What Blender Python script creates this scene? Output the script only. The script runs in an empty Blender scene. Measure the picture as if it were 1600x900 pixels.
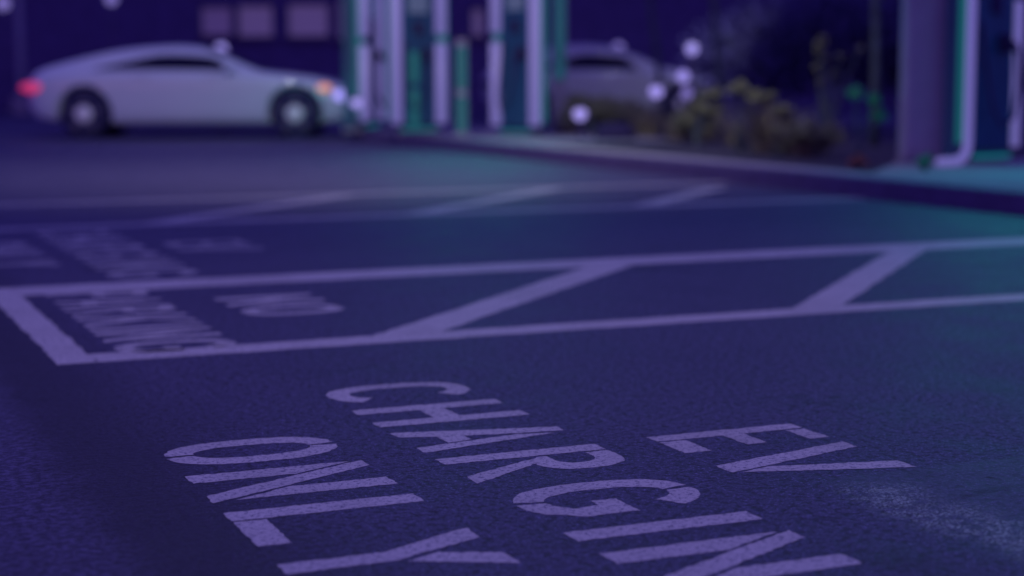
import bpy, bmesh, math, random
import numpy as np
from mathutils import Vector, Matrix
from mathutils.geometry import tessellate_polygon
random.seed(7); rng = np.random.RandomState(7)
S = bpy.context.scene
C = S.collection
TH = 0.405592                      # the lot grid (u along the bays, v across them) is turned by this much
CT, ST = math.cos(TH), math.sin(TH)
CAM_H, F = 0.93, 2688.4

def W(u, v, z=0.0):                # lot grid -> world
    return Vector((CT*u - ST*v, ST*u + CT*v, z))

# ------------------------------------------------------------------ materials
def new_mat(name):
    m = bpy.data.materials.new(name); m.use_nodes = True
    nt = m.node_tree
    return m, nt, nt.nodes['Principled BSDF']

def mat(name, col, rough=0.6, metal=0.0, var=0.15, scale=6.0, spec=0.4, bump=0.0, coat=0.0):
    m, nt, b = new_mat(name)
    N, L = nt.nodes, nt.links
    tc = N.new('ShaderNodeTexCoord'); nz = N.new('ShaderNodeTexNoise')
    nz.inputs['Scale'].default_value = scale; nz.inputs['Detail'].default_value = 5
    L.new(tc.outputs['Object'], nz.inputs['Vector'])
    r = N.new('ShaderNodeValToRGB')
    r.color_ramp.elements[0].position = 0.3; r.color_ramp.elements[1].position = 0.7
    r.color_ramp.elements[0].color = tuple(c*(1-var) for c in col)+(1,)
    r.color_ramp.elements[1].color = tuple(min(1, c*(1+var)) for c in col)+(1,)
    L.new(nz.outputs['Fac'], r.inputs['Fac']); L.new(r.outputs['Color'], b.inputs['Base Color'])
    b.inputs['Roughness'].default_value = rough; b.inputs['Metallic'].default_value = metal
    b.inputs['Specular IOR Level'].default_value = spec; b.inputs['Coat Weight'].default_value = coat
    if bump:
        bp = N.new('ShaderNodeBump'); bp.inputs['Strength'].default_value = bump; bp.inputs['Distance'].default_value = 0.01
        L.new(nz.outputs['Fac'], bp.inputs['Height']); L.new(bp.outputs['Normal'], b.inputs['Normal'])
    return m

def emit(name, col, strength, base=(0.3, 0.3, 0.35)):
    m, nt, b = new_mat(name)
    b.inputs['Base Color'].default_value = base+(1,)
    b.inputs['Emission Color'].default_value = tuple(col)+(1,)
    b.inputs['Emission Strength'].default_value = strength
    b.inputs['Roughness'].default_value = 0.4
    return m

def asphalt():
    m, nt, b = new_mat('asphalt')
    N, L = nt.nodes, nt.links
    tc = N.new('ShaderNodeTexCoord'); P = tc.outputs['Object']
    def noise(scale, detail=4, rough=0.6):
        n = N.new('ShaderNodeTexNoise'); n.inputs['Scale'].default_value = scale
        n.inputs['Detail'].default_value = detail; n.inputs['Roughness'].default_value = rough
        L.new(P, n.inputs['Vector']); return n.outputs['Fac']
    def math_(op, a, c, clamp=False):
        n = N.new('ShaderNodeMath'); n.operation = op; n.use_clamp = clamp
        for i, x in enumerate((a, c)):
            if isinstance(x, (int, float)): n.inputs[i].default_value = x
            else: L.new(x, n.inputs[i])
        return n.outputs[0]
    def mrange(x, a, c, d, e):
        n = N.new('ShaderNodeMapRange'); n.interpolation_type = 'SMOOTHSTEP'
        for i, y in enumerate((x, a, c, d, e)):
            if isinstance(y, (int, float)): n.inputs[i].default_value = y
            else: L.new(y, n.inputs[i])
        return n.outputs[0]
    def mix(f, a, c, mode='MIX'):
        n = N.new('ShaderNodeMix'); n.data_type = 'RGBA'; n.blend_type = mode
        if isinstance(f, (int, float)): n.inputs[0].default_value = f
        else: L.new(f, n.inputs[0])
        for i, x in ((6, a), (7, c)):
            if isinstance(x, tuple): n.inputs[i].default_value = x+(1,)
            else: L.new(x, n.inputs[i])
        return n.outputs[2]
    sep = N.new('ShaderNodeSeparateXYZ'); L.new(P, sep.inputs[0])
    u, v = sep.outputs[0], sep.outputs[1]
    big, mid, fine, grain = noise(0.55, 4), noise(3.2, 6), noise(48, 3, 0.75), noise(120, 2, 0.8)
    col = mix(mrange(mid, 0.3, 0.7, 0, 1), ASPH_A, ASPH_B)
    col = mix(mrange(big, 0.38, 0.68, 0, 0.5), col, ASPH_C)
    # chippings
    col = mix(mrange(grain, 0.53, 0.66, 0, 0.9), col, tuple(c*3.0 for c in ASPH_B))
    col = mix(mrange(fine, 0.38, 0.55, 0.9, 0), col, tuple(c*0.35 for c in ASPH_A))
    # older, rougher lane surface and a tar strip where the bays begin
    wob = math_('MULTIPLY', math_('SUBTRACT', mid, 0.5), 0.25)
    uu = math_('ADD', u, wob)
    lane = mrange(uu, 0.50, 0.66, 1, 0)
    col = mix(lane, col, mix(mrange(fine, 0.4, 0.65, 0, 1), tuple(c*0.7 for c in ASPH_A), tuple(c*1.45 for c in ASPH_B)))
    tar = math_('MULTIPLY', mrange(uu, 0.50, 0.66, 0, 1), mrange(uu, 0.72, 1.15, 1, 0))
    col = mix(math_('MULTIPLY', tar, 0.8), col, tuple(c*0.45 for c in ASPH_A))
    # worn pale scrape and patch right of the EV word
    vw = math_('ADD', v, math_('MULTIPLY', wob, 0.5))
    patch = math_('MULTIPLY', mrange(u, 2.14, 2.26, 0, 1), math_('MULTIPLY', mrange(vw, 3.26, 3.30, 1, 0), mrange(vw, 2.4, 2.6, 0, 1)))
    col = mix(math_('MULTIPLY', patch, 0.35), col, PATCH)
    scr = math_('MULTIPLY', mrange(uu, 2.10, 2.20, 0, 1), mrange(uu, 2.24, 2.42, 1, 0))
    scr = math_('MULTIPLY', scr, math_('MULTIPLY', mrange(vw, 3.14, 3.24, 1, 0), mrange(grain, 0.47, 0.54, 0, 1)))
    scr = math_('MULTIPLY', scr, mrange(noise(14, 5, 0.85), 0.44, 0.55, 0.05, 1.0))
    col = mix(scr, col, (0.38, 0.47, 0.47))
    # oil spots
    spots = mrange(noise(1.7, 2, 0.4), 0.66, 0.74, 0, 0.55)
    col = mix(spots, col, tuple(c*0.5 for c in ASPH_A))
    # pits and dropped grit
    vp = N.new('ShaderNodeTexVoronoi'); vp.inputs['Scale'].default_value = 9; L.new(P, vp.inputs['Vector'])
    sel = N.new('ShaderNodeSeparateColor'); L.new(vp.outputs['Color'], sel.inputs[0])
    pit = math_('MULTIPLY', mrange(vp.outputs['Distance'], 0.05, 0.13, 1, 0), mrange(sel.outputs[0], 0.86, 0.9, 0, 0.85))
    col = mix(pit, col, tuple(c*0.3 for c in ASPH_A))
    grit = math_('MULTIPLY', mrange(vp.outputs['Distance'], 0.03, 0.09, 1, 0), mrange(sel.outputs[1], 0.93, 0.95, 0, 0.8))
    col = mix(grit, col, tuple(c*3 for c in ASPH_B))
    # repair seam and tyre-worn bands along the bays
    sm = math_('ADD', v, math_('MULTIPLY', math_('SUBTRACT', noise(1.6, 6, 0.7), 0.5), 0.35))
    seam = math_('MULTIPLY', mrange(sm, 3.00, 3.02, 0, 1), mrange(sm, 3.03, 3.05, 1, 0))
    col = mix(math_('MULTIPLY', seam, math_('MULTIPLY', mrange(u, 1.15, 1.5, 0, 1), mrange(noise(6, 4), 0.42, 0.62, 0.0, 0.55))), col, tuple(c*0.35 for c in ASPH_A))
    # hairline cracks
    vor = N.new('ShaderNodeTexVoronoi'); vor.feature = 'DISTANCE_TO_EDGE'; vor.inputs['Scale'].default_value = 0.32
    dis = N.new('ShaderNodeVectorMath'); dis.operation = 'ADD'
    nn = N.new('ShaderNodeTexNoise'); nn.inputs['Scale'].default_value = 2.5; nn.inputs['Detail'].default_value = 6
    L.new(P, nn.inputs['Vector']); L.new(P, dis.inputs[0]); L.new(nn.outputs['Color'], dis.inputs[1]); L.new(dis.outputs[0], vor.inputs['Vector'])
    col = mix(mrange(vor.outputs['Distance'], 0.0, 0.004, 0.6, 0), col, tuple(c*0.35 for c in ASPH_A))
    L.new(col, b.inputs['Base Color'])
    b.inputs['Roughness'].default_value = 0.62
    rr = mrange(mid, 0.3, 0.7, 0.56, 0.66); L.new(rr, b.inputs['Roughness'])
    b.inputs['Specular IOR Level'].default_value = 0.35
    bp = N.new('ShaderNodeBump'); bp.inputs['Strength'].default_value = 0.8; bp.inputs['Distance'].default_value = 0.008
    L.new(math_('ADD', fine, math_('MULTIPLY', grain, 0.5)), bp.inputs['Height']); L.new(bp.outputs['Normal'], b.inputs['Normal'])
    return m

def paint(name, col, wear):
    m, nt, b = new_mat(name)
    N, L = nt.nodes, nt.links
    g = N.new('ShaderNodeNewGeometry'); P = g.outputs['Position']
    def noise(s, d, r=0.65):
        n = N.new('ShaderNodeTexNoise'); n.inputs['Scale'].default_value = s; n.inputs['Detail'].default_value = d
        n.inputs['Roughness'].default_value = r; L.new(P, n.inputs['Vector']); return n.outputs['Fac']
    def ramp(x, a, c, lo, hi):
        n = N.new('ShaderNodeMapRange'); L.new(x, n.inputs[0])
        for i, y in enumerate((a, c, lo, hi)): n.inputs[i+1].default_value = y
        return n.outputs[0]
    def mix(f, a, c):
        n = N.new('ShaderNodeMix'); n.data_type = 'RGBA'; L.new(f, n.inputs[0])
        for i, x in ((6, a), (7, c)):
            if isinstance(x, tuple): n.inputs[i].default_value = x+(1,)
            else: L.new(x, n.inputs[i])
        return n.outputs[2]
    c1 = mix(ramp(noise(5, 5), 0.35, 0.65, 0, 1), tuple(x*0.86 for x in col), col)
    c1 = mix(ramp(noise(90, 3), 0.35, 0.6, 0.35, 0), c1, tuple(x*0.6 for x in col))
    c1 = mix(ramp(noise(1.3, 4, 0.6), 0.5, 0.68, 0, 0.35), c1, tuple(x*0.45 for x in col))
    c2 = mix(ramp(noise(75, 4, 0.8), 0.545-0.1*wear, 0.62-0.1*wear, 0, 0.8), c1, tuple(x*1.2 for x in ASPH_B))
    L.new(c2, b.inputs['Base Color'])
    b.inputs['Roughness'].default_value = 0.6; b.inputs['Specular IOR Level'].default_value = 0.3
    bp = N.new('ShaderNodeBump'); bp.inputs['Strength'].default_value = 0.3; bp.inputs['Distance'].default_value = 0.004
    L.new(noise(60, 3), bp.inputs['Height']); L.new(bp.outputs['Normal'], b.inputs['Normal'])
    return m

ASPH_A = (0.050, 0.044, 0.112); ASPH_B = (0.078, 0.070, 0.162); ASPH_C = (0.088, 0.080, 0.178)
PATCH = (0.09, 0.14, 0.18)
M = dict(
    asphalt=asphalt(),
    paint=paint('worn_white_paint', (0.66, 0.62, 0.68), 0.25),
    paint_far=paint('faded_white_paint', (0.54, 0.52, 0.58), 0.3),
    concrete=mat('kerb_concrete', (0.30, 0.29, 0.34), 0.8, scale=9, bump=0.3),
    kerb=mat('kerb_face_paint', (0.10, 0.075, 0.19), 0.75, scale=9, bump=0.3),
    mulch=mat('mulch', (0.035, 0.028, 0.06), 0.9, scale=25, var=0.6, bump=0.8),
    wall=mat('dark_stucco', (0.10, 0.08, 0.22), 0.9, scale=3, bump=0.2),
    trim=mat('window_trim', (0.06, 0.05, 0.12), 0.6),
    white_car=mat('white_car_paint', (0.64, 0.66, 0.78), 0.25, var=0.02, coat=0.6),
    silver_car=mat('silver_car_paint', (0.46, 0.48, 0.54), 0.3, var=0.02, coat=0.6),
    glass=mat('car_glass', (0.012, 0.010, 0.04), 0.25, var=0.1, spec=0.12),
    rubber=mat('tyre_rubber', (0.03, 0.025, 0.09), 0.85, scale=30),
    dark=mat('dark_plastic', (0.03, 0.025, 0.09), 0.6),
    spoke=mat('alloy_spoke', (0.13, 0.12, 0.18), 0.45),
    rim=mat('alloy_hub', (0.85, 0.83, 0.85), 0.5),
    grey=mat('grey_cabinet_paint', (0.44, 0.42, 0.50), 0.5, var=0.06),
    charger=mat('charger_cabinet_paint', (0.05, 0.13, 0.19), 0.5, var=0.06),
    face=mat('charger_face_glass', (0.03, 0.12, 0.20), 0.25, var=0.1),
    leaf=mat('olive_leaf', (0.18, 0.20, 0.12), 0.6, var=0.5, scale=12),
    grassy=mat('pale_grass_blade', (0.25, 0.24, 0.16), 0.7, var=0.45, scale=10),
    darkleaf=mat('dark_evergreen_leaf', (0.065, 0.055, 0.19), 0.7, var=0.4, scale=10),
    greenleaf=mat('bright_green_leaf', (0.06, 0.42, 0.18), 0.5, var=0.3, scale=10),
    redleaf=mat('russet_leaf', (0.40, 0.15, 0.12), 0.7, var=0.4, scale=15),
    bark=mat('bark', (0.10, 0.14, 0.15), 0.9, scale=14, var=0.4, bump=0.5),
    stone=mat('pale_stone', (0.30, 0.32, 0.38), 0.8, scale=8, bump=0.4),
    darkstone=mat('dark_stone', (0.03, 0.024, 0.09), 0.9, scale=8, bump=0.4),
    post=mat('lamp_post_paint', (0.10, 0.085, 0.16), 0.5),
    tube=emit('lit_white_tube', (0.30, 0.25, 0.79), 0.42),
    green=emit('added_green_glow', (0.005, 0.16, 0.20), 0.9, (0.03, 0.05, 0.06)),
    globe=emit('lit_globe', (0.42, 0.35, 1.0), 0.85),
    globe_dim=emit('dim_lit_globe', (0.42, 0.34, 1.0), 0.5),
    head=emit('lit_headlamp', (0.36, 0.30, 0.95), 1.3),
    amber=emit('lit_amber_lamp', (1.0, 0.34, 0.10), 0.75),
    tail=emit('lit_tail_lamp', (1.0, 0.02, 0.12), 0.5),
    window=emit('lit_window_pane', (0.44, 0.29, 0.80), 0.10),
    window_dim=emit('dim_lit_window_pane', (0.42, 0.26, 0.85), 0.07),
    green_spill=emit('green_spill_panel', (0.004, 0.085, 0.095), 1.0, (0.03, 0.05, 0.06)),
    slim=emit('dim_spill_panel', (0.004, 0.070, 0.105), 0.9, (0.03, 0.05, 0.06)),
    tube_halo=emit('green_halo_glow', (0.004, 0.105, 0.115), 0.9, (0.03, 0.05, 0.06)),
    screen=emit('charger_screen', (0.02, 0.16, 0.25), 0.2),
)

# ------------------------------------------------------------------ helpers
def obj(name, bm, m, parent=None, smooth=False, loc=None, rot=0.0):
    me = bpy.data.meshes.new(name); bm.to_mesh(me); bm.free()
    if smooth:
        for p in me.polygons: p.use_smooth = True
    me.materials.append(M[m] if isinstance(m, str) else m)
    o = bpy.data.objects.new(name, me); C.objects.link(o)
    if parent is not None: o.parent = parent
    if loc is not None: o.location = loc
    if rot: o.rotation_euler.z = rot
    return o

def tag(o, label=None, cat=None, group=None, kind=None):
    for k, x in (('label', label), ('category', cat), ('group', group), ('kind', kind)):
        if x: o[k] = x
    return o

def thing(name, label, cat, loc, rot=0.0, group=None):
    o = bpy.data.objects.new(name, None); o.empty_display_size = 0.2
    C.objects.link(o); o.location = loc; o.rotation_euler.z = rot
    return tag(o, label, cat, group)

def copy_thing(src, loc, rot, label):
    r = src.copy(); C.objects.link(r); r.location = loc; r.rotation_euler.z = rot; r['label'] = label
    for ch in list(src.children):
        c = ch.copy(); C.objects.link(c); c.parent = r
        for g in list(ch.children):
            d = g.copy(); C.objects.link(d); d.parent = c
    return r

def add_box(bm, c, s, bevel=0.0, rot=None):
    r = bmesh.ops.create_cube(bm, size=1.0)
    vs = r['verts']
    mt = Matrix.Translation(Vector(c)) @ (rot.to_4x4() if rot else Matrix.Identity(4)) @ Matrix.Diagonal((*s, 1))
    bmesh.ops.transform(bm, matrix=mt, verts=vs)
    if bevel:
        es = list({e for v in vs for e in v.link_edges})
        bmesh.ops.bevel(bm, geom=es, offset=bevel, segments=3, affect='EDGES', profile=0.5)
    return bm

def box_bm(c, s, bevel=0.0):
    return add_box(bmesh.new(), c, s, bevel)

def add_tube(bm, pts, rad, n=10, cap=True):
    pts = [Vector(p) for p in pts]; rings = []
    rads = rad if isinstance(rad, (list, tuple)) else [rad]*len(pts)
    prev = None
    for i, p in enumerate(pts):
        d = (pts[min(i+1, len(pts)-1)]-pts[max(i-1, 0)]).normalized()
        a = prev if prev is not None else Vector((1, 0, 0)) if abs(d.x) < 0.9 else Vector((0, 1, 0))
        a = (a - d*a.dot(d)).normalized(); b = d.cross(a); prev = a
        rings.append([bm.verts.new(p + (a*math.cos(2*math.pi*k/n)+b*math.sin(2*math.pi*k/n))*rads[i]) for k in range(n)])
    for A, B in zip(rings, rings[1:]):
        for k in range(n): bm.faces.new((A[k], A[(k+1) % n], B[(k+1) % n], B[k]))
    if cap:
        bm.faces.new(rings[0][::-1]); bm.faces.new(rings[-1])
    return bm

def tube_bm(pts, rad, n=10): return add_tube(bmesh.new(), pts, rad, n)

def ball_bm(c, r, sub=2, scale=(1, 1, 1), jitter=0.0):
    bm = bmesh.new()
    q = bmesh.ops.create_icosphere(bm, subdivisions=sub, radius=1.0)
    for v in q['verts']:
        k = 1+random.uniform(-jitter, jitter)
        v.co = Vector((v.co.x*scale[0]*r*k+c[0], v.co.y*scale[1]*r*k+c[1], v.co.z*scale[2]*r*k+c[2]))
    return bm

def lathe_bm(prof, n=28, axis='Z'):
    bm = bmesh.new(); rings = []
    for r, h in prof:
        rings.append([bm.verts.new((r*math.cos(2*math.pi*k/n), r*math.sin(2*math.pi*k/n), h)) for k in range(n)])
    for A, B in zip(rings, rings[1:]):
        for k in range(n): bm.faces.new((A[k], A[(k+1) % n], B[(k+1) % n], B[k]))
    bm.faces.new(rings[0][::-1]); bm.faces.new(rings[-1])
    if axis == 'Y': bmesh.ops.rotate(bm, verts=bm.verts, cent=(0, 0, 0), matrix=Matrix.Rotation(math.pi/2, 3, 'X'))
    return bm

def at(px, py, Y):                  # the point at depth Y seen at a pixel: used once, to lay out the lot
    pitch = 0.12447
    x = (px-800)/F; y = -(py-450)/F
    d = Vector((x, math.cos(pitch)+y*math.sin(pitch), -math.sin(pitch)+y*math.cos(pitch)))
    t = Y/d.y
    return Vector((d.x*t, Y, CAM_H+d.z*t))

# ------------------------------------------------------------------ camera
cam = bpy.data.cameras.new('camera'); co = bpy.data.objects.new('camera', cam); C.objects.link(co)
cam.sensor_width = 36; cam.lens = F/1600*36; cam.clip_start = 0.05; cam.clip_end = 500
co.matrix_world = Matrix.Translation((0, 0, CAM_H)) @ Matrix.Rotation(math.pi/2-0.12447, 4, 'X') @ Matrix.Rotation(-0.0021876, 4, 'Z')
cam.dof.use_dof = True; cam.dof.focus_distance = 4.05; cam.dof.aperture_fstop = cam.lens/1000/0.041; cam.dof.aperture_blades = 0
S.camera = co

# ------------------------------------------------------------------ ground
bm = bmesh.new()
R = 90
vs = [bm.verts.new((x, y, 0)) for x, y in ((-R, -R), (R, -R), (R, R), (-R, R))]; bm.faces.new(vs)
tag(obj('parking_lot_ground', bm, 'asphalt', rot=TH), 'dark asphalt surface of the parking lot', kind='structure')

# ------------------------------------------------------------------ painted lines and words (lot grid, 4 mm sheets)
def poly_bm(polys, z=0.0, jit=0.0026, step=0.014):
    bm = bmesh.new()
    for P in polys:
        Q = []
        for i in range(len(P)):
            a, b = Vector((*P[i], 0)), Vector((*P[(i+1) % len(P)], 0))
            n = max(1, int((b-a).length/step)) if step else 1
            for k in range(n):
                q = a.lerp(b, k/n)
                Q.append(Vector((q.x+random.uniform(-jit, jit), q.y+random.uniform(-jit, jit), z)))
        vs = [bm.verts.new(q) for q in Q]
        for t in tessellate_polygon([Q]):
            try:
                f = bm.faces.new([vs[i] for i in t])
            except ValueError: pass
    bmesh.ops.recalc_face_normals(bm, faces=bm.faces)
    for f in bm.faces:
        f.normal_update()
        if f.normal.z < 0: f.normal_flip()
    return bm

def line(polys, label, m='paint', name='bay_line', group='painted bay lines'):
    cu = sum(p[0] for P in polys for p in P)/sum(len(P) for P in polys)
    cv = sum(p[1] for P in polys for p in P)/sum(len(P) for P in polys)
    bm = poly_bm([[(p[0]-cu, p[1]-cv) for p in P] for P in polys], jit=0.006, step=0.05)
    return tag(obj(name, bm, m, loc=W(cu, cv, 0.0006), rot=TH), label, 'painted line', group)

def rect(u0, u1, v0, v1): return [(u0, v0), (u1, v0), (u1, v1), (u0, v1)]
KU = 7.46                                         # foot of the kerb
V1, V2, V3, V4 = 5.60, 7.38, 10.62, 12.62         # lower edges of the four long lines
LW = 0.17
line([rect(0.94, KU-0.02, V1, V1+LW)], 'long white line nearest the camera, on the near side of the NO PARKING aisle')
line([rect(0.94, KU-0.02, V2+0.05, V2+0.36)], 'long white line on the far side of the NO PARKING aisle')
line([rect(0.815, 0.938, V1, V2+0.36)], 'short white line closing the lane end of the NO PARKING aisle')
def hatch(u0, va, vb, w): return [(u0, va), (u0+w, va), (u0+w+(vb-va)*0.99, vb), (u0+(vb-va)*0.99, vb)]
line([hatch(1.94, V1+LW+0.002, V2+0.048, 0.26)], 'diagonal white hatch line just right of the word NO', name='hatch_line', group='diagonal hatch lines')
line([hatch(3.69, V1+LW+0.002, V2+0.048, 0.235)], 'diagonal white hatch line of the near aisle, the one toward the right frame edge', name='hatch_line', group='diagonal hatch lines')
line([hatch(5.44, V1+LW+0.002, V2+0.048, 0.235)], 'diagonal white hatch line of the near aisle, closest to the kerb', name='hatch_line', group='diagonal hatch lines')
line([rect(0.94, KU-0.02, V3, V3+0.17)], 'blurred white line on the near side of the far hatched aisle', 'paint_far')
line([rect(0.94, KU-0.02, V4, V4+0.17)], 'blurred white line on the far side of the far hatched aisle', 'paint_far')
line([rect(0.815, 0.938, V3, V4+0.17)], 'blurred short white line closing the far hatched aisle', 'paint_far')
for k, u0 in enumerate((2.1, 3.85, 5.55)):
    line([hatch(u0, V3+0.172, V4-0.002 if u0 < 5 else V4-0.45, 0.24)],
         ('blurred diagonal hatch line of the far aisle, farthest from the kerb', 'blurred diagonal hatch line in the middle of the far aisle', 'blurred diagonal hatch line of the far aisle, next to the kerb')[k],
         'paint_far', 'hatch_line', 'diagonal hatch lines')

# stencil letters: x = reading direction, y = letter height 0.43
def arc(cx, cy, rx, ry, a0, a1, n=14, e=2.4):
    out = []
    for k in range(n+1):
        a = math.radians(a0+(a1-a0)*k/n); c, s = math.cos(a), math.sin(a)
        out.append((cx+rx*math.copysign(abs(c)**(2/e), c), cy+ry*math.copysign(abs(s)**(2/e), s)))
    return out
def ring(cx, cy, rx, ry, t, a0, a1, n=14):
    return arc(cx, cy, rx, ry, a0, a1, n) + arc(cx, cy, rx-t, ry-t, a0, a1, n)[::-1]
def letter(ch):
    H = 0.43
    if ch == 'O': return [ring(.132, H/2, .132, H/2, .068, 93, 267), ring(.132, H/2, .132, H/2, .068, -87, 87)], .263
    if ch == 'N': return [[(0, 0), (.078, 0), (.078, .245), (0, .405)], [(0, H), (.06, H), (.275, 0), (.206, 0)], [(.191, H), (.265, H), (.265, .055), (.191, .195)]], .265
    if ch == 'L': return [[(0, 0), (.075, 0), (.075, H), (0, H)], [(.086, 0), (.286, 0), (.286, .07), (.086, .07)]], .286
    if ch == 'Y': return [[(.106, 0), (.175, 0), (.171, .222), (.138, .29), (.08, H), (0, H), (.106, .215)], [(.184, .235), (.149, .315), (.2, H), (.282, H)]], .282
    if ch == 'C': return [ring(.135, H/2, .135, H/2, .066, 38, 322, 26)], .26
    if ch == 'H': return [[(0, 0), (.068, 0), (.068, .175), (.183, .175), (.183, 0), (.25, 0), (.25, H), (.183, H), (.183, .25), (.068, .25), (.068, H), (0, H)]], .25
    if ch == 'A': return [[(0, 0), (.062, 0), (.088, .095), (.172, .095), (.156, .165), (.106, .165), (.132, .30), (.15, H), (.098, H)], [(.196, 0), (.256, 0), (.165, .40), (.144, .295)]], .256
    if ch == 'R': return [[(0, 0), (.066, 0), (.066, H), (0, H)],
                          [(.078, H-.002), (.13, H)] + arc(.13, .315, .105, .115, 80, -80, 12) + [(.14, .205), (.275, 0), (.2, 0), (.078, .245), (.078, .262), (.125, .262)] + arc(.125, .313, .045, .05, -70, 70, 8) + [(.12, .366), (.078, .366)]], .27
    if ch == 'G': return [ring(.14, H/2, .14, H/2, .068, 98, 262, 16), ring(.14, H/2, .14, H/2, .068, 91, 32, 10),
                          arc(.14, H/2, .14, H/2, 269, 305, 8) + [(.276, .10), (.276, .225), (.16, .225), (.16, .165), (.20, .165), (.205, .10)] + arc(.14, H/2, .072, H/2-.068, 300, 270, 6)], .28
    if ch == 'I': return [[(0, 0), (.07, 0), (.07, H), (0, H)]], .07
    if ch == 'E': return [[(0, 0), (.06, 0), (.06, .19), (.176, .19), (.176, .25), (.06, .25), (.06, H), (0, H)],
                          [(.071, 0), (.204, 0), (.204, .075), (.071, .075)], [(.071, .372), (.184, .372), (.184, H), (.071, H)]], .204
    if ch == 'V': return [[(0, H), (.063, H), (.185, 0), (.108, 0)], [(.235, H), (.31, H), (.19, .02), (.163, .115)]], .31
    if ch == 'P': return [[(0, 0), (.066, 0), (.066, H), (0, H)], [(.078, H-.002), (.13, H)] + arc(.13, .305, .105, .125, 80, -80, 12) + [(.078, .18), (.078, .24)] + [(.12, .24)] + arc(.125, .303, .045, .06, -70, 70, 8) + [(.078, .366)]], .235
    if ch == 'K': return [[(0, 0), (.066, 0), (.066, H), (0, H)], [(.078, .17), (.19, H), (.265, H), (.15, .25), (.275, 0), (.195, 0), (.108, .19), (.078, .14)]], .275
def word(items, u0, label, m='paint', sx=1.0, hy=0.43):
    vs = [v for _, v in items]; cv = sum(vs)/len(vs); cu = u0+hy/2
    polys = []
    for ch, v0 in items:
        for P in letter(ch)[0]:
            polys.append([(u0+y*hy/0.43-cu, v0-x*sx-cv) for x, y in P])
    o = obj('painted_word', poly_bm(polys), m, loc=W(cu, cv, 0.0006), rot=TH)
    return tag(o, label, 'painted word', 'stencilled bay words')
CHG = [('C', 4.84), ('H', 4.492), ('A', 4.163), ('R', 3.832), ('G', 3.47), ('I', 3.097), ('N', 2.93), ('G', 2.56)]
ONL = [('O', 4.241), ('N', 3.897), ('L', 3.531), ('Y', 3.214)]
EVW = [('E', 3.849), ('V', 3.603)]
word(ONL, 0.845, 'sharp stencilled white word ONLY on the asphalt of the nearest bay')
word(CHG, 1.442, 'sharp stencilled white word CHARGING on the asphalt of the nearest bay')
word(EVW, 2.028, 'sharp stencilled white word EV on the asphalt of the nearest bay')
OFF = 5.62
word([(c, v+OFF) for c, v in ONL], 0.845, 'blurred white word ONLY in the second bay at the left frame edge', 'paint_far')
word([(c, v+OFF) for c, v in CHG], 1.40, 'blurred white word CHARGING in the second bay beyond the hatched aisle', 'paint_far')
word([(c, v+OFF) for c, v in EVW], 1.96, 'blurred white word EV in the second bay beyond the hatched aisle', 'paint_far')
x, items = 7.44, []
for ch in 'PARKING':
    items.append((ch, x)); x -= letter(ch)[1]*0.84+0.055
word(items, 1.035, 'compressed white word PARKING painted between the two aisle lines', sx=0.84, hy=0.42)
word([('N', 7.02), ('O', 6.68)], 1.66, 'slightly blurred white word NO painted beside the word PARKING', hy=0.41)

# ------------------------------------------------------------------ kerb, planting island
V_END = 23.1
def prism(name, pts, z0, z1, m, bevel=0.0):
    bm = bmesh.new()
    vs = [bm.verts.new((x, y, z0)) for x, y in pts]; f = bm.faces.new(vs)
    r = bmesh.ops.extrude_face_region(bm, geom=[f])
    bmesh.ops.translate(bm, vec=(0, 0, z1-z0), verts=[g for g in r['geom'] if isinstance(g, bmesh.types.BMVert)])
    bmesh.ops.recalc_face_normals(bm, faces=bm.faces)
    if bevel: bmesh.ops.bevel(bm, geom=[e for e in bm.edges if all(v.co.z > z1-1e-4 for v in e.verts)], offset=bevel, segments=3, affect='EDGES')
    return obj(name, bm, m, rot=TH)
KH = 0.14
def kerb_line(v):                     # gently bowed
    return KU + 0.10*((v-14)/8)**2*(0.35 if v > 14 else 1.2)
vv = np.linspace(-3, V_END, 30)
outer = [(kerb_line(v), v) for v in vv] + [(KU+0.5, V_END+0.35), (KU+1.2, V_END+0.42)]
inner = [(KU+1.2, V_END+0.26), (KU+0.6, V_END+0.2)] + [(kerb_line(v)+0.17, v) for v in vv[::-1]]
tag(prism('kerb', outer+inner, 0, KH, 'kerb', 0.015), 'dark painted kerb along the planted island', kind='structure')
bed = [(kerb_line(v)+0.172, v) for v in vv] + [(KU+0.6, V_END+0.18), (KU+1.2, V_END+0.25), (KU+5, V_END+0.25), (KU+5, -3)]
tag(prism('ground_bed', bed, 0, KH-0.02, 'mulch'), 'dark mulch bed of the island', kind='structure')
# concrete pads under the chargers and a strip behind the kerb
tag(prism('pavement_strip', [(kerb_line(v)+0.18, v) for v in vv] + [(kerb_line(v)+0.55, v) for v in vv[::-1]], KH-0.016, KH-0.006, 'concrete'), 'pale concrete strip behind the kerb', kind='structure')

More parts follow.
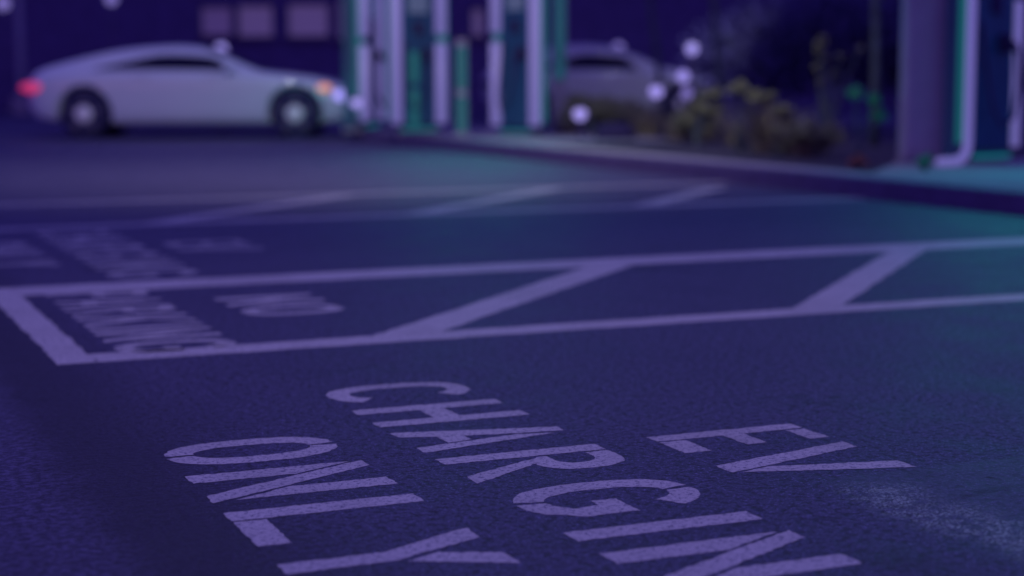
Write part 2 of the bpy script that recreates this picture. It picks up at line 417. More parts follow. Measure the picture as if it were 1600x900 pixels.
# ------------------------------------------------------------------ chargers
CH_W, CH_D, CH_H = 0.58, 0.34, 2.45
def make_charger(label, foot=False, green_spill=False, split=(True, False), right_top=None):
    t = thing('ev_charger', label, 'EV charger', (0, 0, 0), 0, 'lit EV chargers')
    # local frame: front faces -y, x across
    w = CH_W/2
    obj('plinth', box_bm((0, CH_D/2+0.03, 0.03), (CH_W-0.04, CH_D-0.04, 0.06), 0.01), 'concrete', t)
    obj('cabinet', box_bm((0, CH_D/2+0.02, 0.06+CH_H/2), (CH_W-0.06, CH_D-0.04, CH_H), 0.03), 'charger', t)
    f = obj('front_panel', box_bm((0, 0.012, 0.10+CH_H/2-0.05), (CH_W-0.11, 0.03, CH_H-0.2), 0.01), 'face', t)
    obj('screen', box_bm((0, -0.008, 1.75), (0.26, 0.012, 0.36), 0.004), 'screen', f)
    obj('card_reader', box_bm((0.0, -0.012, 1.38), (0.12, 0.03, 0.16), 0.006), 'dark', f)
    r = 0.038 if foot else 0.074
    def led(x, top, seg):
        zb = 0.16
        if foot and x < 0:
            pts = [(x-0.36, -.02, 0.055), (x-0.14, -.01, 0.055)] + [(x-0.14+0.14*math.sin(a), 0, 0.195-0.14*math.cos(a)) for a in np.linspace(0.2, math.pi/2, 8)] + [(x, 0, 0.7), (x, 0, top)]
            obj('light_tube', tube_bm(pts, r, 12), 'tube', t, True)
        elif seg:
            obj('light_tube', tube_bm([(x, 0, zb), (x, 0, 1.19)], r, 12), 'tube', t, True)
            obj('light_tube', tube_bm([(x, 0, 1.30), (x, 0, top)], r, 12), 'tube', t, True)
        else:
            obj('light_tube', tube_bm([(x, 0, zb), (x, 0, top)], r, 12), 'tube', t, True)
    cw = 0.045 if foot else 0.10
    for sx in (-1, 1):
        hgt = (right_top or 2.42) if sx > 0 else 2.42
        obj('halo_strip', box_bm((sx*w, 0.09, (hgt+0.2)/2), (cw*2, 0.02, hgt-0.2), 0.004), 'tube_halo', t)  # added glowing strip that puts a teal halo beside each tube
    led(-w, 2.42, split[0]); led(w, right_top or 2.42, split[1])
    for sx in (-1, 1):      # added green glow strips for the teal halo behind the tubes
        obj('side_glow', box_bm((sx*(w-0.02), 0.05, 1.28), (0.012, 0.03, 2.2), 0.003), 'green', t)
    obj('base_glow', box_bm((0, -0.006, 0.085), (CH_W-0.12, 0.02, 0.03), 0.004), 'green', t)  # added glowing bar that throws green onto the pad
    if green_spill:
        for z0, z1 in ((0.12, 0.60), (0.68, 1.08)):
            obj('spill_light', box_bm((-0.06, -0.014, (z0+z1)/2), (0.11, 0.014, z1-z0), 0.005), 'green_spill', t)  # glowing panel put in for the green light on the charger face
    # plug holder, plug and cable
    h = obj('plug_holder', box_bm((0.10, -0.03, 1.05), (0.11, 0.07, 0.16), 0.015), 'dark', t)
    obj('plug', tube_bm([(0.10, -0.06, 1.06), (0.10, -0.13, 1.04), (0.10, -0.17, 0.96)], [0.032, 0.030, 0.022]), 'dark', h)
    cab = [(0.10, -0.17, 0.96), (0.09, -0.20, 0.7), (0.02, -0.21, 0.42), (-0.08, -0.19, 0.34), (-0.15, -0.14, 0.5), (-0.17, -0.06, 0.9), (-0.17, 0.0, 1.25)]
    obj('cable', tube_bm(cab, 0.016, 8), 'dark', t, True)
    return t

Z0 = KH-0.02
def place_charger(t, xa, xb, Y, sgn=1):
    """stand a charger so that its two tubes are xa..xb apart across the view at depth Y"""
    A, B = at(xa, 200, Y), at(xb, 200, Y)
    d = (B.x-A.x)/CH_W; ang = math.acos(max(-1, min(1, d)))*sgn
    t.location = ((A.x+B.x)/2, Y, Z0); t.rotation_euler.z = ang
ch1 = make_charger('lit charger with two tubes, frontmost of the left cluster', split=(True, False))
place_charger(ch1, 776, 836, 21.4, -1)
ch2 = make_charger('lit charger with two tubes, middle of the left cluster', split=(False, True), green_spill=True)
place_charger(ch2, 621, 690, 22.3, 1)
ch3 = copy_thing(ch1, (0, 0, 0), 0, 'lit charger at the rear of the left cluster, beside the white coupe nose')
place_charger(ch3, 574, 592, 24.0, 1)
ch4 = make_charger('lit charger near the right frame edge with a tube bending along its foot', foot=True, split=(False, False), right_top=1.42)
place_charger(ch4, 1506, 1595, 14.9, 1)
def cabinet(label, px0, px1, Y, h):
    A, B = at(px0, 200, Y), at(px1, 200, Y); w = B.x-A.x
    t = thing('power_cabinet', label, 'power cabinet', ((A.x+B.x)/2, Y, Z0), 0)
    obj('housing', box_bm((0, 0.13, h/2+0.05), (w, 0.26, h), 0.02), 'grey', t)
    obj('plinth', box_bm((0, 0.13, 0.025), (w+0.03, 0.3, 0.05), 0.005), 'concrete', t)
    d = obj('door', box_bm((0, -0.004, h/2+0.06), (w-0.06, 0.014, h-0.12), 0.004), 'grey', t)
    obj('handle', box_bm((w/2-0.09, -0.02, 1.0), (0.025, 0.022, 0.16), 0.006), 'dark', d)
    return t
cabinet('tall plain grey cabinet left of the right-hand charger', 1414, 1499, 15.2, 2.3)
sc = cabinet('slim cabinet with green light spill set in as a glowing front panel, right of the left charger cluster', 864, 886, 22.6, 2.4)
obj('spill_panel', box_bm((0, -0.014, 1.55), (0.13, 0.008, 1.66), 0.003), 'slim', sc)  # glowing panel stands in for green light falling on the cabinet

p = at(722, 200, 21.9)
t = thing('spill_post', 'squat added post with glowing panels for green light spill, standing between the left and middle pairs of tubes', 'added_post', (p.x, 21.9, Z0))  # added post, carries the green glow seen between the chargers
obj('added_post_shaft', box_bm((0, 0.05, 0.62), (0.15, 0.1, 1.24), 0.02), 'grey', t)
for z0, z1 in ((0.06, 0.52), (0.6, 1.14)): obj('spill_panel', box_bm((0, -0.006, (z0+z1)/2), (0.12, 0.014, z1-z0), 0.004), 'green_spill', t)
obj('top_cap', box_bm((0, 0.05, 1.255), (0.18, 0.13, 0.03), 0.008), 'dark', t)
for lab, poly in (('pale concrete pad under the left charger cluster', [(KU+.32, 17.6), (KU+2.5, 17.6), (KU+2.5, 23.0), (KU+.45, 23.0)]),
                  ('pale concrete pad under the right-hand charger', [(KU+.42, 9.0), (10.9, 9.0), (10.9, 12.8), (9.0, 12.5), (KU+.36, 11.2)])):
    bm = bmesh.new(); bm.faces.new([bm.verts.new((x, y, Z0+0.018)) for x, y in poly])
    bmesh.ops.recalc_face_normals(bm, faces=bm.faces)
    tag(obj('pavement_pad', bm, 'concrete', rot=TH), lab, kind='structure')

# ------------------------------------------------------------------ cars
def catmull(P, n):
    P = np.array(P, float); out = []
    Q = np.vstack([2*P[0]-P[1], P, 2*P[-1]-P[-2]])
    for i in range(len(P)-1):
        p0, p1, p2, p3 = Q[i:i+4]
        for k in range(n):
            t = k/n
            out.append(0.5*((2*p1)+(-p0+p2)*t+(2*p0-5*p1+4*p2-p3)*t*t+(-p0+3*p1-3*p2+p3)*t**3))
    out.append(P[-1]); return np.array(out)

def make_car(label, paint_m, roof, length, wb0, wb1, lit, group='cars parked beyond the bays'):
    t = thing('parked_car', label, 'car', (0, 0, 0), 0, group)
    L = length
    X = np.array([0, .04, .15, .4, .8, 1.2, 1.7, 2.2, 2.7, 3.1, 3.45, 3.9, 4.3, 4.6, 4.82, 4.93])/4.93*L
    zb = np.array([.50, .36, .28, .24, .22, .2, .2, .2, .2, .2, .2, .2, .2, .22, .27, .36])
    hw = np.array([.58, .74, .83, .90, .94, .95, .95, .95, .95, .95, .95, .94, .92, .85, .70, .50])
    zr = np.array(roof)
    belt = np.minimum(zr-0.04, np.array([.66, .78, .86, .92, .95, .96, .96, .955, .95, .94, .90, .86, .80, .72, .62, .52]))
    wg = hw*np.array([.9, .9, .9, .88, .86, .86, .86, .86, .86, .86, .86, .86, .86, .86, .86, .9])
    wr = hw*np.array([.8, .8, .78, .74, .68, .64, .63, .63, .64, .68, .76, .78, .78, .78, .78, .8])
    ip = lambda arr, x: np.interp(x, Xd, arr)
    Xd = np.linspace(0, L, 61)
    sm = lambda a: np.interp(Xd, X, a)
    def smooth(a):
        a = sm(a)
        for _ in range(2): a[1:-1] = 0.25*a[:-2]+0.5*a[1:-1]+0.25*a[2:]
        return a
    zb, hw, zr, belt, wg, wr = map(smooth, (zb, hw, zr, belt, wg, wr))
    def sec(i):
        z0, w, r, b = zb[i], hw[i], zr[i], belt[i]
        mid = z0+(b-z0)*0.55
        P = [(0, z0), (w*.8, z0), (w*.965, z0+.09), (w, mid), (w*.985, b-.04), (wg[i], b+.005), (wr[i]*1.05, b+(r-b)*.80), (wr[i]*.8, b+(r-b)*.965), (0, r+.012)]
        return catmull(P, 4)
    SEC = np.array([sec(i) for i in range(61)])         # 61 x 33 x 2
    bm = bmesh.new(); rows = []
    npt = SEC.shape[1]
    for i in range(61):
        right = [bm.verts.new((Xd[i], -p[0], p[1])) for p in SEC[i]]
        left = [bm.verts.new((Xd[i], p[0], p[1])) for p in SEC[i][1:-1]]
        rows.append(right + left[::-1])
    n = len(rows[0])
    for A, B in zip(rows, rows[1:]):
        for k in range(n): bm.faces.new((A[k], B[k], B[(k+1) % n], A[(k+1) % n]))
    bm.faces.new(rows[0]); bm.faces.new(rows[-1][::-1])
    bmesh.ops.recalc_face_normals(bm, faces=bm.faces)
    body = obj('body', bm, paint_m, None, True)
    # wheel arches cut from the body
    RW = 0.35
    cb = bmesh.new()
    for x in (wb0, wb1):
        for sy in (-1, 1):
            q = bmesh.ops.create_cone(cb, cap_ends=True, segments=40, radius1=RW+.055, radius2=RW+.055, depth=0.5)
            bmesh.ops.rotate(cb, verts=q['verts'], cent=(0, 0, 0), matrix=Matrix.Rotation(math.pi/2, 3, 'X'))
            bmesh.ops.translate(cb, verts=q['verts'], vec=(x, sy*0.86, RW+.01))
    cut = obj('cutter', cb, 'dark')
    md = body.modifiers.new('arches', 'BOOLEAN'); md.operation = 'DIFFERENCE'; md.solver = 'EXACT'; md.object = cut
    dg = bpy.context.evaluated_depsgraph_get()
    me = bpy.data.meshes.new_from_object(body.evaluated_get(dg)); body.modifiers.clear(); body.data = me
    me.materials.clear(); me.materials.append(M[paint_m])
    for p in me.polygons: p.use_smooth = True; p.material_index = 0
    cm = cut.data; bpy.data.objects.remove(cut); bpy.data.meshes.remove(cm)
    body.parent = t
    def S_(x, k, sy):            # point and outward normal of the body surface
        i = np.interp(x, Xd, np.arange(61)); a = int(min(59, i)); f = i-a
        j = int(min(npt-2, k)); g = k-j
        p = lambda ii, jj: np.array([Xd[ii], sy*SEC[ii, jj, 0], SEC[ii, jj, 1]])
        P00, P10, P01, P11 = p(a, j), p(a+1, j), p(a, j+1), p(a+1, j+1)
        q = (P00*(1-f)+P10*f)*(1-g)+(P01*(1-f)+P11*f)*g
        nrm = np.cross(P10-P00, P01-P00); nrm = nrm/(np.linalg.norm(nrm)+1e-9)
        out = np.array([0, sy*.6, .6])
        if nrm @ out < 0: nrm = -nrm
        return q, nrm
    def patch(name, m, fn, nx, nk, off=0.008, both=False, parent=body):
        bm = bmesh.new()
        sides = (-1, 1)
        for sy in (sides if both else (both_side,)):
            G = []
            for i in range(nx+1):
                row = []
                for k in range(nk+1):
                    x, kk = fn(i/nx, k/nk); q, nr = S_(x, kk, sy); row.append(bm.verts.new(q+nr*off))
                G.append(row)
            for i in range(nx):
                for k in range(nk): bm.faces.new((G[i][k], G[i+1][k], G[i+1][k+1], G[i][k+1]))
        bmesh.ops.remove_doubles(bm, verts=bm.verts, dist=0.004)
        bmesh.ops.recalc_face_normals(bm, faces=bm.faces)
        return obj(name, bm, m, parent, True)
    k_ = 1/4.93*L
    xr, xf = 1.0*k_, 3.12*k_
    for both_side in (-1, 1):
        def win(a, b):
            s = min(1, (a/0.45+1e-6)**0.75, ((1-a)/0.16+1e-6)**0.8)
            return xr+(xf-xr)*a, 20.3+(2.55*s+0.1)*b
        patch('side_window', 'glass', win, 18, 5, parent=t)
    both_side = 1
    patch('windscreen', 'glass', lambda a, b: (2.62*k_+0.84*k_*a, 25.6+6.4*b), 10, 8, 0.006, True, parent=t)
    patch('rear_window', 'glass', lambda a, b: (0.55*k_+0.75*k_*a, 26.0+6.0*b), 10, 8, 0.006, True, parent=t)
    def wheel(x, sy):
        w = obj('wheel', lathe_bm([(.23, -.115), (.31, -.12), (.34, -.105), (RW, -.06), (RW, .06), (.34, .105), (.31, .12), (.23, .115)], 36, 'Y'), 'rubber', t, True, loc=(x, sy*0.835, RW))
        rb = bmesh.new()
        add_tube(rb, [(0, sy*.095, 0), (0, sy*.128, 0)], .065, 16)
        for q in range(5):
            a = 2*math.pi*q/5+.3
            add_box(rb, (.15*math.cos(a), sy*.115, .15*math.sin(a)), (.20, .022, .062), 0, Matrix.Rotation(-a, 3, 'Y'))
        add_tube(rb, [(0, sy*.10, 0), (0, sy*.121, 0)], .10, 20)
        obj('rim', rb, 'spoke', w)
        obj('hub_cap', lathe_bm([(.02, sy*-.142), (.10, sy*-.140), (.125, sy*-.126), (.125, sy*-.10)][::1], 24, 'Y'), 'rim', w, True)
        return w
    for x in (wb0, wb1):
        for sy in (-1, 1): wheel(x, sy)
    for sy in (-1, 1):
        both_side = sy
        q, nr = S_(4.60*k_, 14.5, sy)
        obj('headlight', ball_bm(q, 1, 2, (.15, .07, .075)), 'head' if lit else 'glass', t, True)
        q, nr = S_(4.36*k_, 15.5, sy)
        obj('indicator', ball_bm(q, 1, 2, (.11, .05, .055)), 'amber' if lit else 'dark', t, True)
        q, nr = S_(.15*k_, 15, sy)
        obj('tail_light', ball_bm(q+np.array([.06, 0, -.02]), 1, 2, (.26, .09, .085)), 'tail' if lit else 'dark', t, True)
        q, nr = S_(3.0*k_, 19, sy)
        mb = ball_bm(q+np.array([.0, sy*.12, .06]), 1, 2, (.07, .09, .065)); add_tube(mb, [q, q+np.array([0, sy*.1, .05])], .02, 8)
        obj('wing_mirror', mb, paint_m, t, True)
        for x in (1.75, 2.75):
            q, nr = S_(x*k_, 15.5, sy)
            obj('door_handle', box_bm(q+nr*0.012, (.2, .022, .028), .006), paint_m, t)
    obj('sill', box_bm((L/2, 0, .2), (wb1-wb0-.86, 1.72, .1), .02), 'dark', t)
    obj('grille', box_bm((L-.035, 0, .45), (.04, .8, .14), .01), 'dark', t)
    return t

roofA = [.82, .89, .97, 1.05, 1.16, 1.26, 1.32, 1.345, 1.30, 1.11, .955, .90, .85, .76, .63, .52]
carA = make_car('white coupe parked sideways with lit tail and headlights', 'white_car', roofA, 4.93, 0.91, 3.94, True)
pA = at(28, 212, 24.8)
carA.location = (pA.x+0.05, 25.75, 0); carA.rotation_euler.z = 0.0
roofB = [.84, .92, 1.02, 1.14, 1.30, 1.40, 1.46, 1.46, 1.40, 1.24, 1.06, .98, .92, .84, .70, .56]
carB = make_car('silver car half hidden behind the left charger cluster', 'silver_car', roofB, 4.7, 0.86, 3.70, False)
pB = at(1085, 190, 32)
carB.location = (pB.x-3.95, 32.9, 0); carB.rotation_euler.z = 0.06
# ------------------------------------------------------------------ lamps
def globe_lamp(label, px, py, Y, r=0.10, m='globe', base=0.0, post=0.022):
    r *= 0.95; p = at(px, py, Y)
    t = thing('globe_lamp', label, 'lamp', (p.x, p.y, base), 0, 'small lit globe lamps')
    obj('post', tube_bm([(0, 0, 0), (0, 0, p.z-base-r*.9)], post, 10), 'post', t, True)
    obj('base_plate', lathe_bm([(.09, 0), (.09, .02), (.04, .04)], 20), 'post', t)
    obj('globe', ball_bm((0, 0, p.z-base), r, 3), m, t, True)
    return t
globe_lamp('added glowing globe in place of the windscreen pillar glint of the white coupe', 346, 77, 27.4, .11)  # added globe stands in for the glint on the windscreen pillar
globe_lamp('lit globe lamp showing above the roof of the silver car', 967, 76, 34.6, .12, 'globe_dim')
globe_lamp('lit globe lamp, topmost of the three right of the silver car', 1082, 77, 28, .10)
globe_lamp('lit globe lamp, middle of the three right of the silver car', 1068, 120, 27.5, .10)
globe_lamp('dim globe lamp, lowest of the three right of the silver car', 1074, 146, 27, .09, 'globe_dim')
globe_lamp('lit globe lamp in the top left corner beside a grey post', 6, 4, 40, .15, 'globe_dim')
globe_lamp('lit globe lamp cut by the top frame edge above the white coupe', 175, -3, 40, .14, 'globe_dim')
def path_light(label, px, py, Y, m='globe', r=.07, base=Z0):
    p = at(px, py, Y)
    t = thing('path_light', label, 'garden light', (p.x, p.y, base), 0, 'low lights in the planted island')
    obj('stake', tube_bm([(0, 0, 0), (0, 0, p.z-base)], .014, 8), 'post', t, True)
    obj('lens', ball_bm((0, 0, p.z-base), r, 3), m, t, True)
    obj('cap', lathe_bm([(r*.9, p.z-base+r*.75), (r*1.1, p.z-base+r*.85), (r*.3, p.z-base+r*1.2)], 20), 'dark', t)
    return t
path_light('lit garden light low in the plants in front of the silver car', 907, 178, 20.9, r=.08)
path_light('added glowing ball in place of the silver car headlight, above the grasses', 1026, 143, 23, 'globe', .09)  # added glowing ball stands in for the silver car's lit headlight
path_light('lit garden light at the foot of the left charger cluster', 750, 218, 21.6, 'globe_dim', .05)
path_light('added glowing ball in place of the second headlight of the white coupe', 557, 160, 22.6, 'globe', .07, Z0)  # added glowing ball stands in for the coupe's far headlight
p = at(30, 0, 40)
t = thing('lamp_post', 'grey post in the top left corner behind the white coupe', 'lamp post', (p.x, 40, 0))
obj('pole', tube_bm([(0, 0, 0), (0, 0, 1.2), (0, 0, 4.6)], [.11, .09, .06], 14), 'stone', t, True)
obj('lamp_head', box_bm((-.3, 0, 4.62), (.7, .26, .1), .03), 'post', t)
obj('base', box_bm((0, 0, .2), (.4, .4, .4), .03), 'concrete', t)

# ------------------------------------------------------------------ building behind
BY = 46.0
b = thing('building', 'long dark building with a row of dim lit windows behind the cars', 'building', (0, BY, 0))
wins = [(312, 364, 8, 56, 'window_dim'), (370, 428, 6, 58, 'window'), (448, 515, 4, 58, 'window'), (527, 562, -4, 62, 'window'), (648, 664, 28, 66, 'window'), (736, 758, 12, 58, 'window')]
top, x0, x1 = 8.5, -32, 32
A = sorted((at(a, 0, BY).x, at(c, 0, BY).x, at(0, d, BY).z, at(0, e, BY).z, m) for a, c, e, d, m in wins)
bm = bmesh.new()
xs = [x0]
for a in A: xs += [a[0], a[1]]
xs += [x1]
for i in range(0, len(xs), 2):
    add_box(bm, ((xs[i]+xs[i+1])/2, 3, top/2), (xs[i+1]-xs[i], 6, top))
for a in A:
    zlo, zhi = min(a[2], a[3]), max(a[2], a[3])
    add_box(bm, ((a[0]+a[1])/2, 3, zlo/2), (a[1]-a[0], 5.99, zlo))
    add_box(bm, ((a[0]+a[1])/2, 3, (zhi+top)/2), (a[1]-a[0], 5.99, top-zhi))
obj('wall', bm, 'wall', b)
obj('parapet', box_bm(((x0+x1)/2, 3, top+.15), (x1-x0+.3, 6.3, .3), .03), 'trim', b)
for a in A:
    zlo, zhi = min(a[2], a[3]), max(a[2], a[3]); w, h = a[1]-a[0], zhi-zlo
    fb = bmesh.new(); e = .045
    cx, cz = (a[0]+a[1])/2, (zlo+zhi)/2
    for c, s in (((cx-w/2+e/2, .1, cz), (e, .1, h)), ((cx+w/2-e/2, .1, cz), (e, .1, h)), ((cx, .1, zlo+e/2), (w-2*e, .1, e)), ((cx, .1, zhi-e/2), (w-2*e, .1, e))):
        add_box(fb, c, s)
    f = obj('window', fb, 'trim', b)
    obj('pane', box_bm((cx, .12, cz), (w-2*e, .02, h-2*e)), a[4], f)
    obj('sill', box_bm((cx, -.04, zlo-.04), (w+.16, .14, .06), .008), 'trim', f)

# ------------------------------------------------------------------ plants
def blade(bm, base, ang, h, reach, w):
    d = Vector((math.cos(ang), math.sin(ang), 0)); s = Vector((-d.y, d.x, 0))
    prev = None
    for k in range(5):
        q = k/4
        c = base + d*reach*q**1.7 + Vector((0, 0, h*(q-0.42*q**2.6)))
        ww = w*(1-q*.85)
        cur = (bm.verts.new(c-s*ww/2), bm.verts.new(c+s*ww/2))
        if prev: bm.faces.new((prev[0], prev[1], cur[1], cur[0]))
        prev = cur
def grass_clump(label, px, py, Y, n, h, reach, m='grassy', z=Z0):
    p = at(px, py, Y)
    bm = bmesh.new()
    for _ in range(n):
        a = random.uniform(0, 2*math.pi); q = random.uniform(.55, 1.1)
        blade(bm, Vector((math.cos(a)*.22*random.random(), math.sin(a)*.22*random.random(), 0)), a, h*q*random.uniform(.85, 1.1), reach*random.uniform(.3, 1.1), .022)
    o = obj('grass_clump', bm, m, None, False, loc=(p.x, Y, z), rot=random.uniform(0, 6))
    return tag(o, label, 'ornamental grass', 'plants of the island', 'thing')
def leaves(bm, n, c, r, s, shell=.35):
    for _ in range(n):
        v = Vector(rng.normal(size=3)); v.normalize()
        q = (shell+(1-shell)*random.random())
        pos = Vector(c)+Vector((v.x*r[0], v.y*r[1], v.z*r[2]))*q
        a = Vector(rng.normal(size=3)); a.normalize(); b_ = a.orthogonal().normalized()
        k = s*random.uniform(.6, 1.3)
        bm.faces.new([bm.verts.new(pos+a*k), bm.verts.new(pos+b_*k*.45), bm.verts.new(pos-a*k), bm.verts.new(pos-b_*k*.45)])
def shrub(label, px, Y, h, r, m, n=900, leaf=.035, z=Z0, clumps=9):
    p = at(px, 200, Y)
    t = thing('shrub', label, 'shrub', (p.x, Y, z), 0, 'plants of the island')
    bm = bmesh.new()
    for _ in range(clumps):
        a = random.uniform(0, 6.28); rr = r*random.uniform(.1, .7)
        leaves(bm, n//clumps, (rr*math.cos(a), rr*math.sin(a), h*random.uniform(.35, .8)), (r*.42, r*.42, h*.24), leaf)
    obj('foliage', bm, m, t)
    sb = bmesh.new()
    for _ in range(6):
        a = random.uniform(0, 6.28)
        add_tube(sb, [(0, 0, 0), (r*.2*math.cos(a), r*.2*math.sin(a), h*.35), (r*.5*math.cos(a), r*.5*math.sin(a), h*.7)], [.018, .012, .006], 6)
    obj('stem', sb, 'bark', t)
    return t
def tree(label, px, py0, px1, Y, rad, crown, z=Z0, group='trees behind the island'):
    a, c = at(px, py0, Y), at(px1, -120, Y)
    t = thing('tree', label, 'tree', (c.x if False else a.x, Y, z), 0, group)
    dx = c.x-a.x
    sb = bmesh.new()
    add_tube(sb, [(0, 0, -.05), (dx*.35, 0, .9), (dx*.8, .05, 1.9), (dx, .1, 3.0)], [rad*1.25, rad, rad*.8, rad*.5], 12)
    for _ in range(7):
        q = random.uniform(0, 6.28); zz = random.uniform(1.9, 2.9)
        add_tube(sb, [(dx*zz/3, .05, zz), (dx+.5*math.cos(q), .5*math.sin(q), zz+.5), (dx+1.0*math.cos(q), 1.0*math.sin(q), zz+.9)], [rad*.4, rad*.25, .01], 7)
    obj('trunk', sb, 'bark', t, True)
    bm = bmesh.new()
    for _ in range(26):
        q = random.uniform(0, 6.28); rr = random.uniform(.1, 1.3)
        leaves(bm, 110, (dx+rr*math.cos(q), rr*math.sin(q), random.uniform(2.75, 4.4)), (.45, .45, .3), .07)
    obj('crown', bm, crown, t)
    return t
tree('slim leaning tree behind the silver car roof, faintly green', 1040, 175, 1012, 27, .05, 'darkleaf')
tree('slim upright tree right of the three globe lamps', 1128, 175, 1114, 24, .055, 'darkleaf')
tree('dark tree trunk in the shade left of the grey cabinet', 1368, 200, 1372, 19, .05, 'darkleaf')
# evergreen screen behind the bed: one hedge you could not count the plants of
for k, (px, Y, w_, h_) in enumerate(((1180, 29.5, 1.6, 2.3), (1300, 28, 1.7, 2.6), (1430, 27, 1.7, 2.6), (1560, 25, 1.8, 2.6))):
    shrub(('tall dark evergreen shrub behind the pale arching grass', 'tall dark evergreen shrub behind the bright green sprig', 'tall dark evergreen shrub behind the tall grey cabinet', 'tall dark evergreen shrub behind the right-hand charger')[k],
          px, Y, h_, w_, 'darkleaf', 3600, .075, 0.0, 22)
G = [(1100, 21, 90, .8, .5, 'largest pale arching grass clump right of the silver car'),
     (1155, 19.5, 60, .6, .5, 'tall pale grass clump whose blades arch toward the right'),
     (1205, 17.4, 170, .85, .6, 'pale grass clump with the brightest heads, left of the dark gap'),
     (1255, 16.6, 130, .6, .45, 'low pale grass clump at the right end of the grasses'),
     (1060, 20.5, 100, .55, .4, 'low olive grass clump just behind the kerb'),
     (1010, 21.5, 100, .7, .45, 'olive grass clump below the silver car bonnet'),
     (890, 22.5, 80, .5, .36, 'low grass tuft right of the left charger cluster')]
for px, Y, n, h, r, lab in G: grass_clump(lab, px, 200, Y, n, h, r)
shrub('broad olive shrub at the left end of the planting, nearest the lit chargers', 925, 22, .55, .5, 'leaf', 1300, .04)
shrub('low olive bush nearest the grey cabinet side of the grasses', 1275, 16.4, .36, .35, 'leaf', 900, .035)
shrub('olive leafy shrub between the dark boulder and the grasses', 1090, 20, .5, .34, 'leaf', 900, .035)
shrub('olive leafy shrub in front of the silver car', 985, 23, .5, .42, 'leaf', 900, .035)
shrub('small bright green plant at the foot of the grey cabinet', 1448, 13.9, .16, .10, 'greenleaf', 160, .03, clumps=5)
shrub('small russet plant left of the grey cabinet foot', 1345, 14.4, .13, .10, 'redleaf', 200, .025, clumps=5)
def sprig(label, spots, Y, m):
    p = at(spots[0][0], 240, Y)
    t = thing('sapling', label, 'sapling', (p.x, Y, Z0), 0, 'plants of the island')
    sb, lb = bmesh.new(), bmesh.new()
    for px, py, n, r in spots:
        q = at(px, py, Y)-Vector((p.x, Y, Z0))
        add_tube(sb, [(0, 0, 0), (q.x*.4, 0, q.z*.5), (q.x, 0, q.z)], [.012, .01, .005], 6)
        leaves(lb, n, (q.x, 0, q.z), (r, r, r), .03, .1)
    obj('stem', sb, 'bark', t); obj('foliage', lb, m, t)
    return t
def arching(label, spots, Y, n, m='leaf'):
    p = at(spots[0][0], 240, Y)
    t = thing('arching_shrub', label, 'shrub', (p.x, Y, Z0), 0, 'plants of the island')
    sb, lb = bmesh.new(), bmesh.new()
    for px, py, r in spots:
        q = at(px, py, Y)-Vector((p.x, Y, Z0)); d = random.uniform(-.25, .25)
        add_tube(sb, [(0, 0, 0), (q.x*.35, d*.5, q.z*.7), (q.x, d, q.z)], [.014, .01, .005], 6)
        for _ in range(3):
            leaves(lb, n//3, (q.x+random.uniform(-.5, .5)*r, d+random.uniform(-.6, .6)*r, q.z+random.uniform(-.5, .5)*r), (r*.8, r*.9, r*.6), .032, .1)
    obj('stem', sb, 'bark', t); obj('foliage', lb, m, t)
arching('tall olive shrub whose long branch arches down to the right', [(1150, 142, .10), (1176, 146, .09), (1200, 158, .10), (1222, 176, .10), (1240, 196, .10), (1262, 214, .09), (1282, 232, .08)], 17.6, 150)
arching('olive shrub with spreading top left of the arching branch', [(1090, 168, .09), (1104, 152, .09), (1124, 150, .10), (1112, 172, .10), (1082, 195, .08)], 18.6, 150)
arching('ragged low shrub beside the brightest grass clump', [(1210, 205, .09), (1222, 226, .10), (1250, 232, .09)], 16.8, 170)
sprig('thin sapling with two bright green leaf tufts before the dark shrubs', [(1338, 145, 110, .075), (1366, 156, 90, .065), (1375, 180, 90, .07)], 15.6, 'greenleaf')
sprig('thin faint green sapling left of the bright tufts', [(1286, 66, 60, .07), (1280, 80, 30, .05), (1293, 92, 26, .05), (1278, 108, 34, .06), (1300, 118, 16, .04), (1283, 130, 24, .05), (1315, 88, 14, .05), (1345, 76, 14, .05)], 17.5, 'leaf')
tag(obj('boulder', ball_bm((0, 0, 0), .20, 3, (1.25, 1, .8), .04), 'darkstone', None, True, loc=at(962, 212, 20.6)), 'dark rounded boulder at the island edge', 'boulder')
q = at(928, 250, 17.6)
tag(obj('stone', ball_bm((0, 0, 0), .085, 3, (1, .9, .9), .05), 'stone', None, True, loc=(q.x, q.y, q.z)), 'small pale stone sitting on the kerb edge', 'stone')

# ------------------------------------------------------------------ light
w = bpy.data.worlds.new('World'); S.world = w; w.use_nodes = True
nt = w.node_tree; bg = nt.nodes['Background']
sky = nt.nodes.new('ShaderNodeTexSky'); sky.sky_type = 'NISHITA'; sky.sun_disc = False
sky.sun_elevation = math.radians(2.0); sky.sun_rotation = math.radians(200)
mx = nt.nodes.new('ShaderNodeMix'); mx.data_type = 'RGBA'; mx.blend_type = 'MULTIPLY'; mx.inputs[0].default_value = 1
mx.inputs[7].default_value = (0.30, 0.14, 1.0, 1)
ad = nt.nodes.new('ShaderNodeMix'); ad.data_type = 'RGBA'; ad.blend_type = 'ADD'; ad.inputs[0].default_value = 1
ad.inputs[7].default_value = (1.05, 0.79, 5.9, 1)           # city glow
nt.links.new(sky.outputs[0], mx.inputs[6]); nt.links.new(mx.outputs[2], ad.inputs[6]); nt.links.new(ad.outputs[2], bg.inputs['Color'])
bg.inputs['Strength'].default_value = 0.06

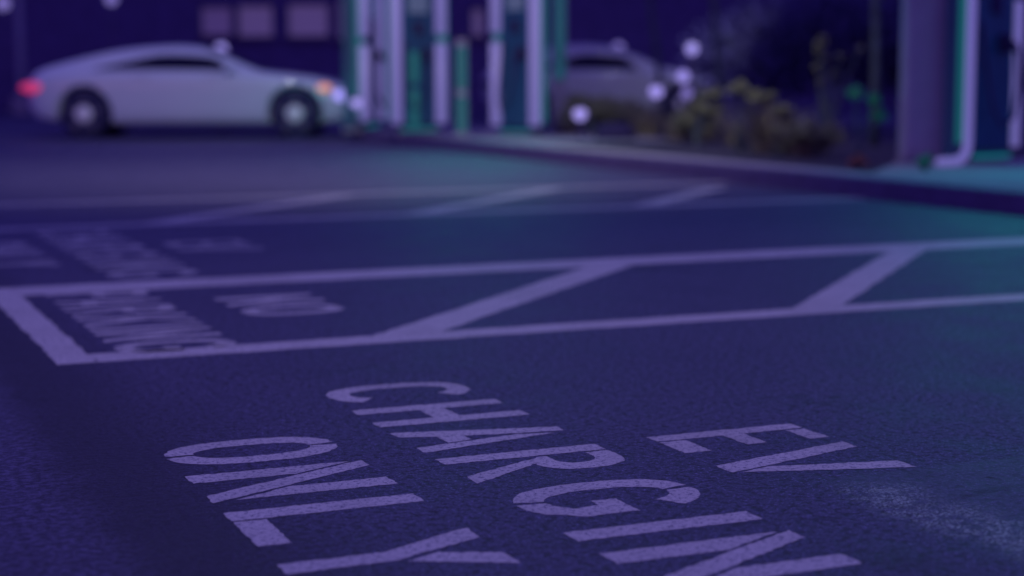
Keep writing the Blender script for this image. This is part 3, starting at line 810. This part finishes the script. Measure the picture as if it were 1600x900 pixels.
def light(name, kind, loc, col, power, **kw):
    l = bpy.data.lights.new(name, kind); l.color = col; l.energy = power
    for k, x in kw.items(): setattr(l, k, x)
    o = bpy.data.objects.new(name, l); C.objects.link(o); o.location = loc
    return o
def aim(o, target): o.rotation_euler = (Vector(target)-o.location).to_track_quat('-Z', 'Y').to_euler()
WHT = (1.0, 0.86, 0.86)
sun = light('moon_sun', 'SUN', (0, 0, 10), WHT, 0.02, angle=math.radians(10)); sun.rotation_euler = (math.radians(35), 0, math.radians(25))
lp = light('lot_lamp', 'SPOT', W(2.6, 5.6, 7.0), WHT, 270, spot_size=math.radians(110), spot_blend=1.0, shadow_soft_size=0.3)
aim(lp, W(2.4, 5.4, 0))
lp2 = light('far_pool_fill', 'SPOT', (-1.2, 15.4, 6.2), (1.0, 0.9, 0.92), 900, spot_size=math.radians(108), spot_blend=1.0, shadow_soft_size=0.3)  # added overhead spot for the pale pool before the chargers
aim(lp2, (-1.5, 17.0, 0))
lp3 = light('car_side_fill', 'SPOT', (-3.0, 18.5, 5.5), (0.96, 1.0, 1.0), 330, spot_size=math.radians(62), spot_blend=0.8, shadow_soft_size=0.3)  # added fill without a fixture, brightens the side of the coupe
aim(lp3, (-4.2, 25.0, 0.3))
lp4 = light('rear_car_fill', 'SPOT', (3.2, 26.0, 4.2), (0.92, 0.95, 1.0), 620, spot_size=math.radians(60), spot_blend=0.8, shadow_soft_size=0.3)  # added fill without a fixture, brightens the silver car
aim(lp4, (2.2, 32.0, 0.7))
gp = at(1190, 120, 18.0)
gl = light('bed_fill', 'SPOT', (gp.x-0.9, 16.8, 2.8), (1.0, 0.93, 0.55), 72, spot_size=math.radians(112), spot_blend=1.0, shadow_soft_size=0.1)  # added warm fill above the bed, brightens the grasses
aim(gl, (gp.x-0.8, 19.2, 0.4))
p = at(1380, 165, 14.6)
sl = light('sprig_fill', 'SPOT', (p.x-0.45, 14.3, 0.35), (0.0, 1.0, 0.5), 7, shadow_soft_size=0.05, spot_size=math.radians(26), spot_blend=0.8)  # added green spot, brightens the sapling tufts
q = at(1360, 160, 15.6); aim(sl, q)
GRN = (0.0, 1.0, 0.80)
for (px, Y, zz, e) in ((655, 21.5, 1.7, 17), (735, 21.0, 1.7, 17), (820, 20.8, 1.7, 19), (1560, 14.5, 2.0, 32), (1660, 14.2, 2.0, 32)):
    p = at(px, 200, Y)
    g = light('charger_glow', 'SPOT', (p.x, p.y, zz), GRN, e, shadow_soft_size=0.15, spot_size=math.radians(145), spot_blend=1.0)
    aim(g, (p.x-0.2, p.y-3.0, 0))

p = at(566, 200, 23.2)
g = light('charger_glow', 'SPOT', (p.x-0.5, p.y-0.1, 0.7), GRN, 9, shadow_soft_size=0.15, spot_size=math.radians(110), spot_blend=1.0)
aim(g, (p.x-1.2, p.y+1.6, 0.4))
S.view_settings.view_transform = 'Standard'; S.view_settings.look = 'None'
S.view_settings.exposure = 0; S.view_settings.gamma = 1; S.view_settings.use_curve_mapping = False
S.cycles.use_denoising = True; S.cycles.max_bounces = 6
S.cycles.sample_clamp_indirect = 4
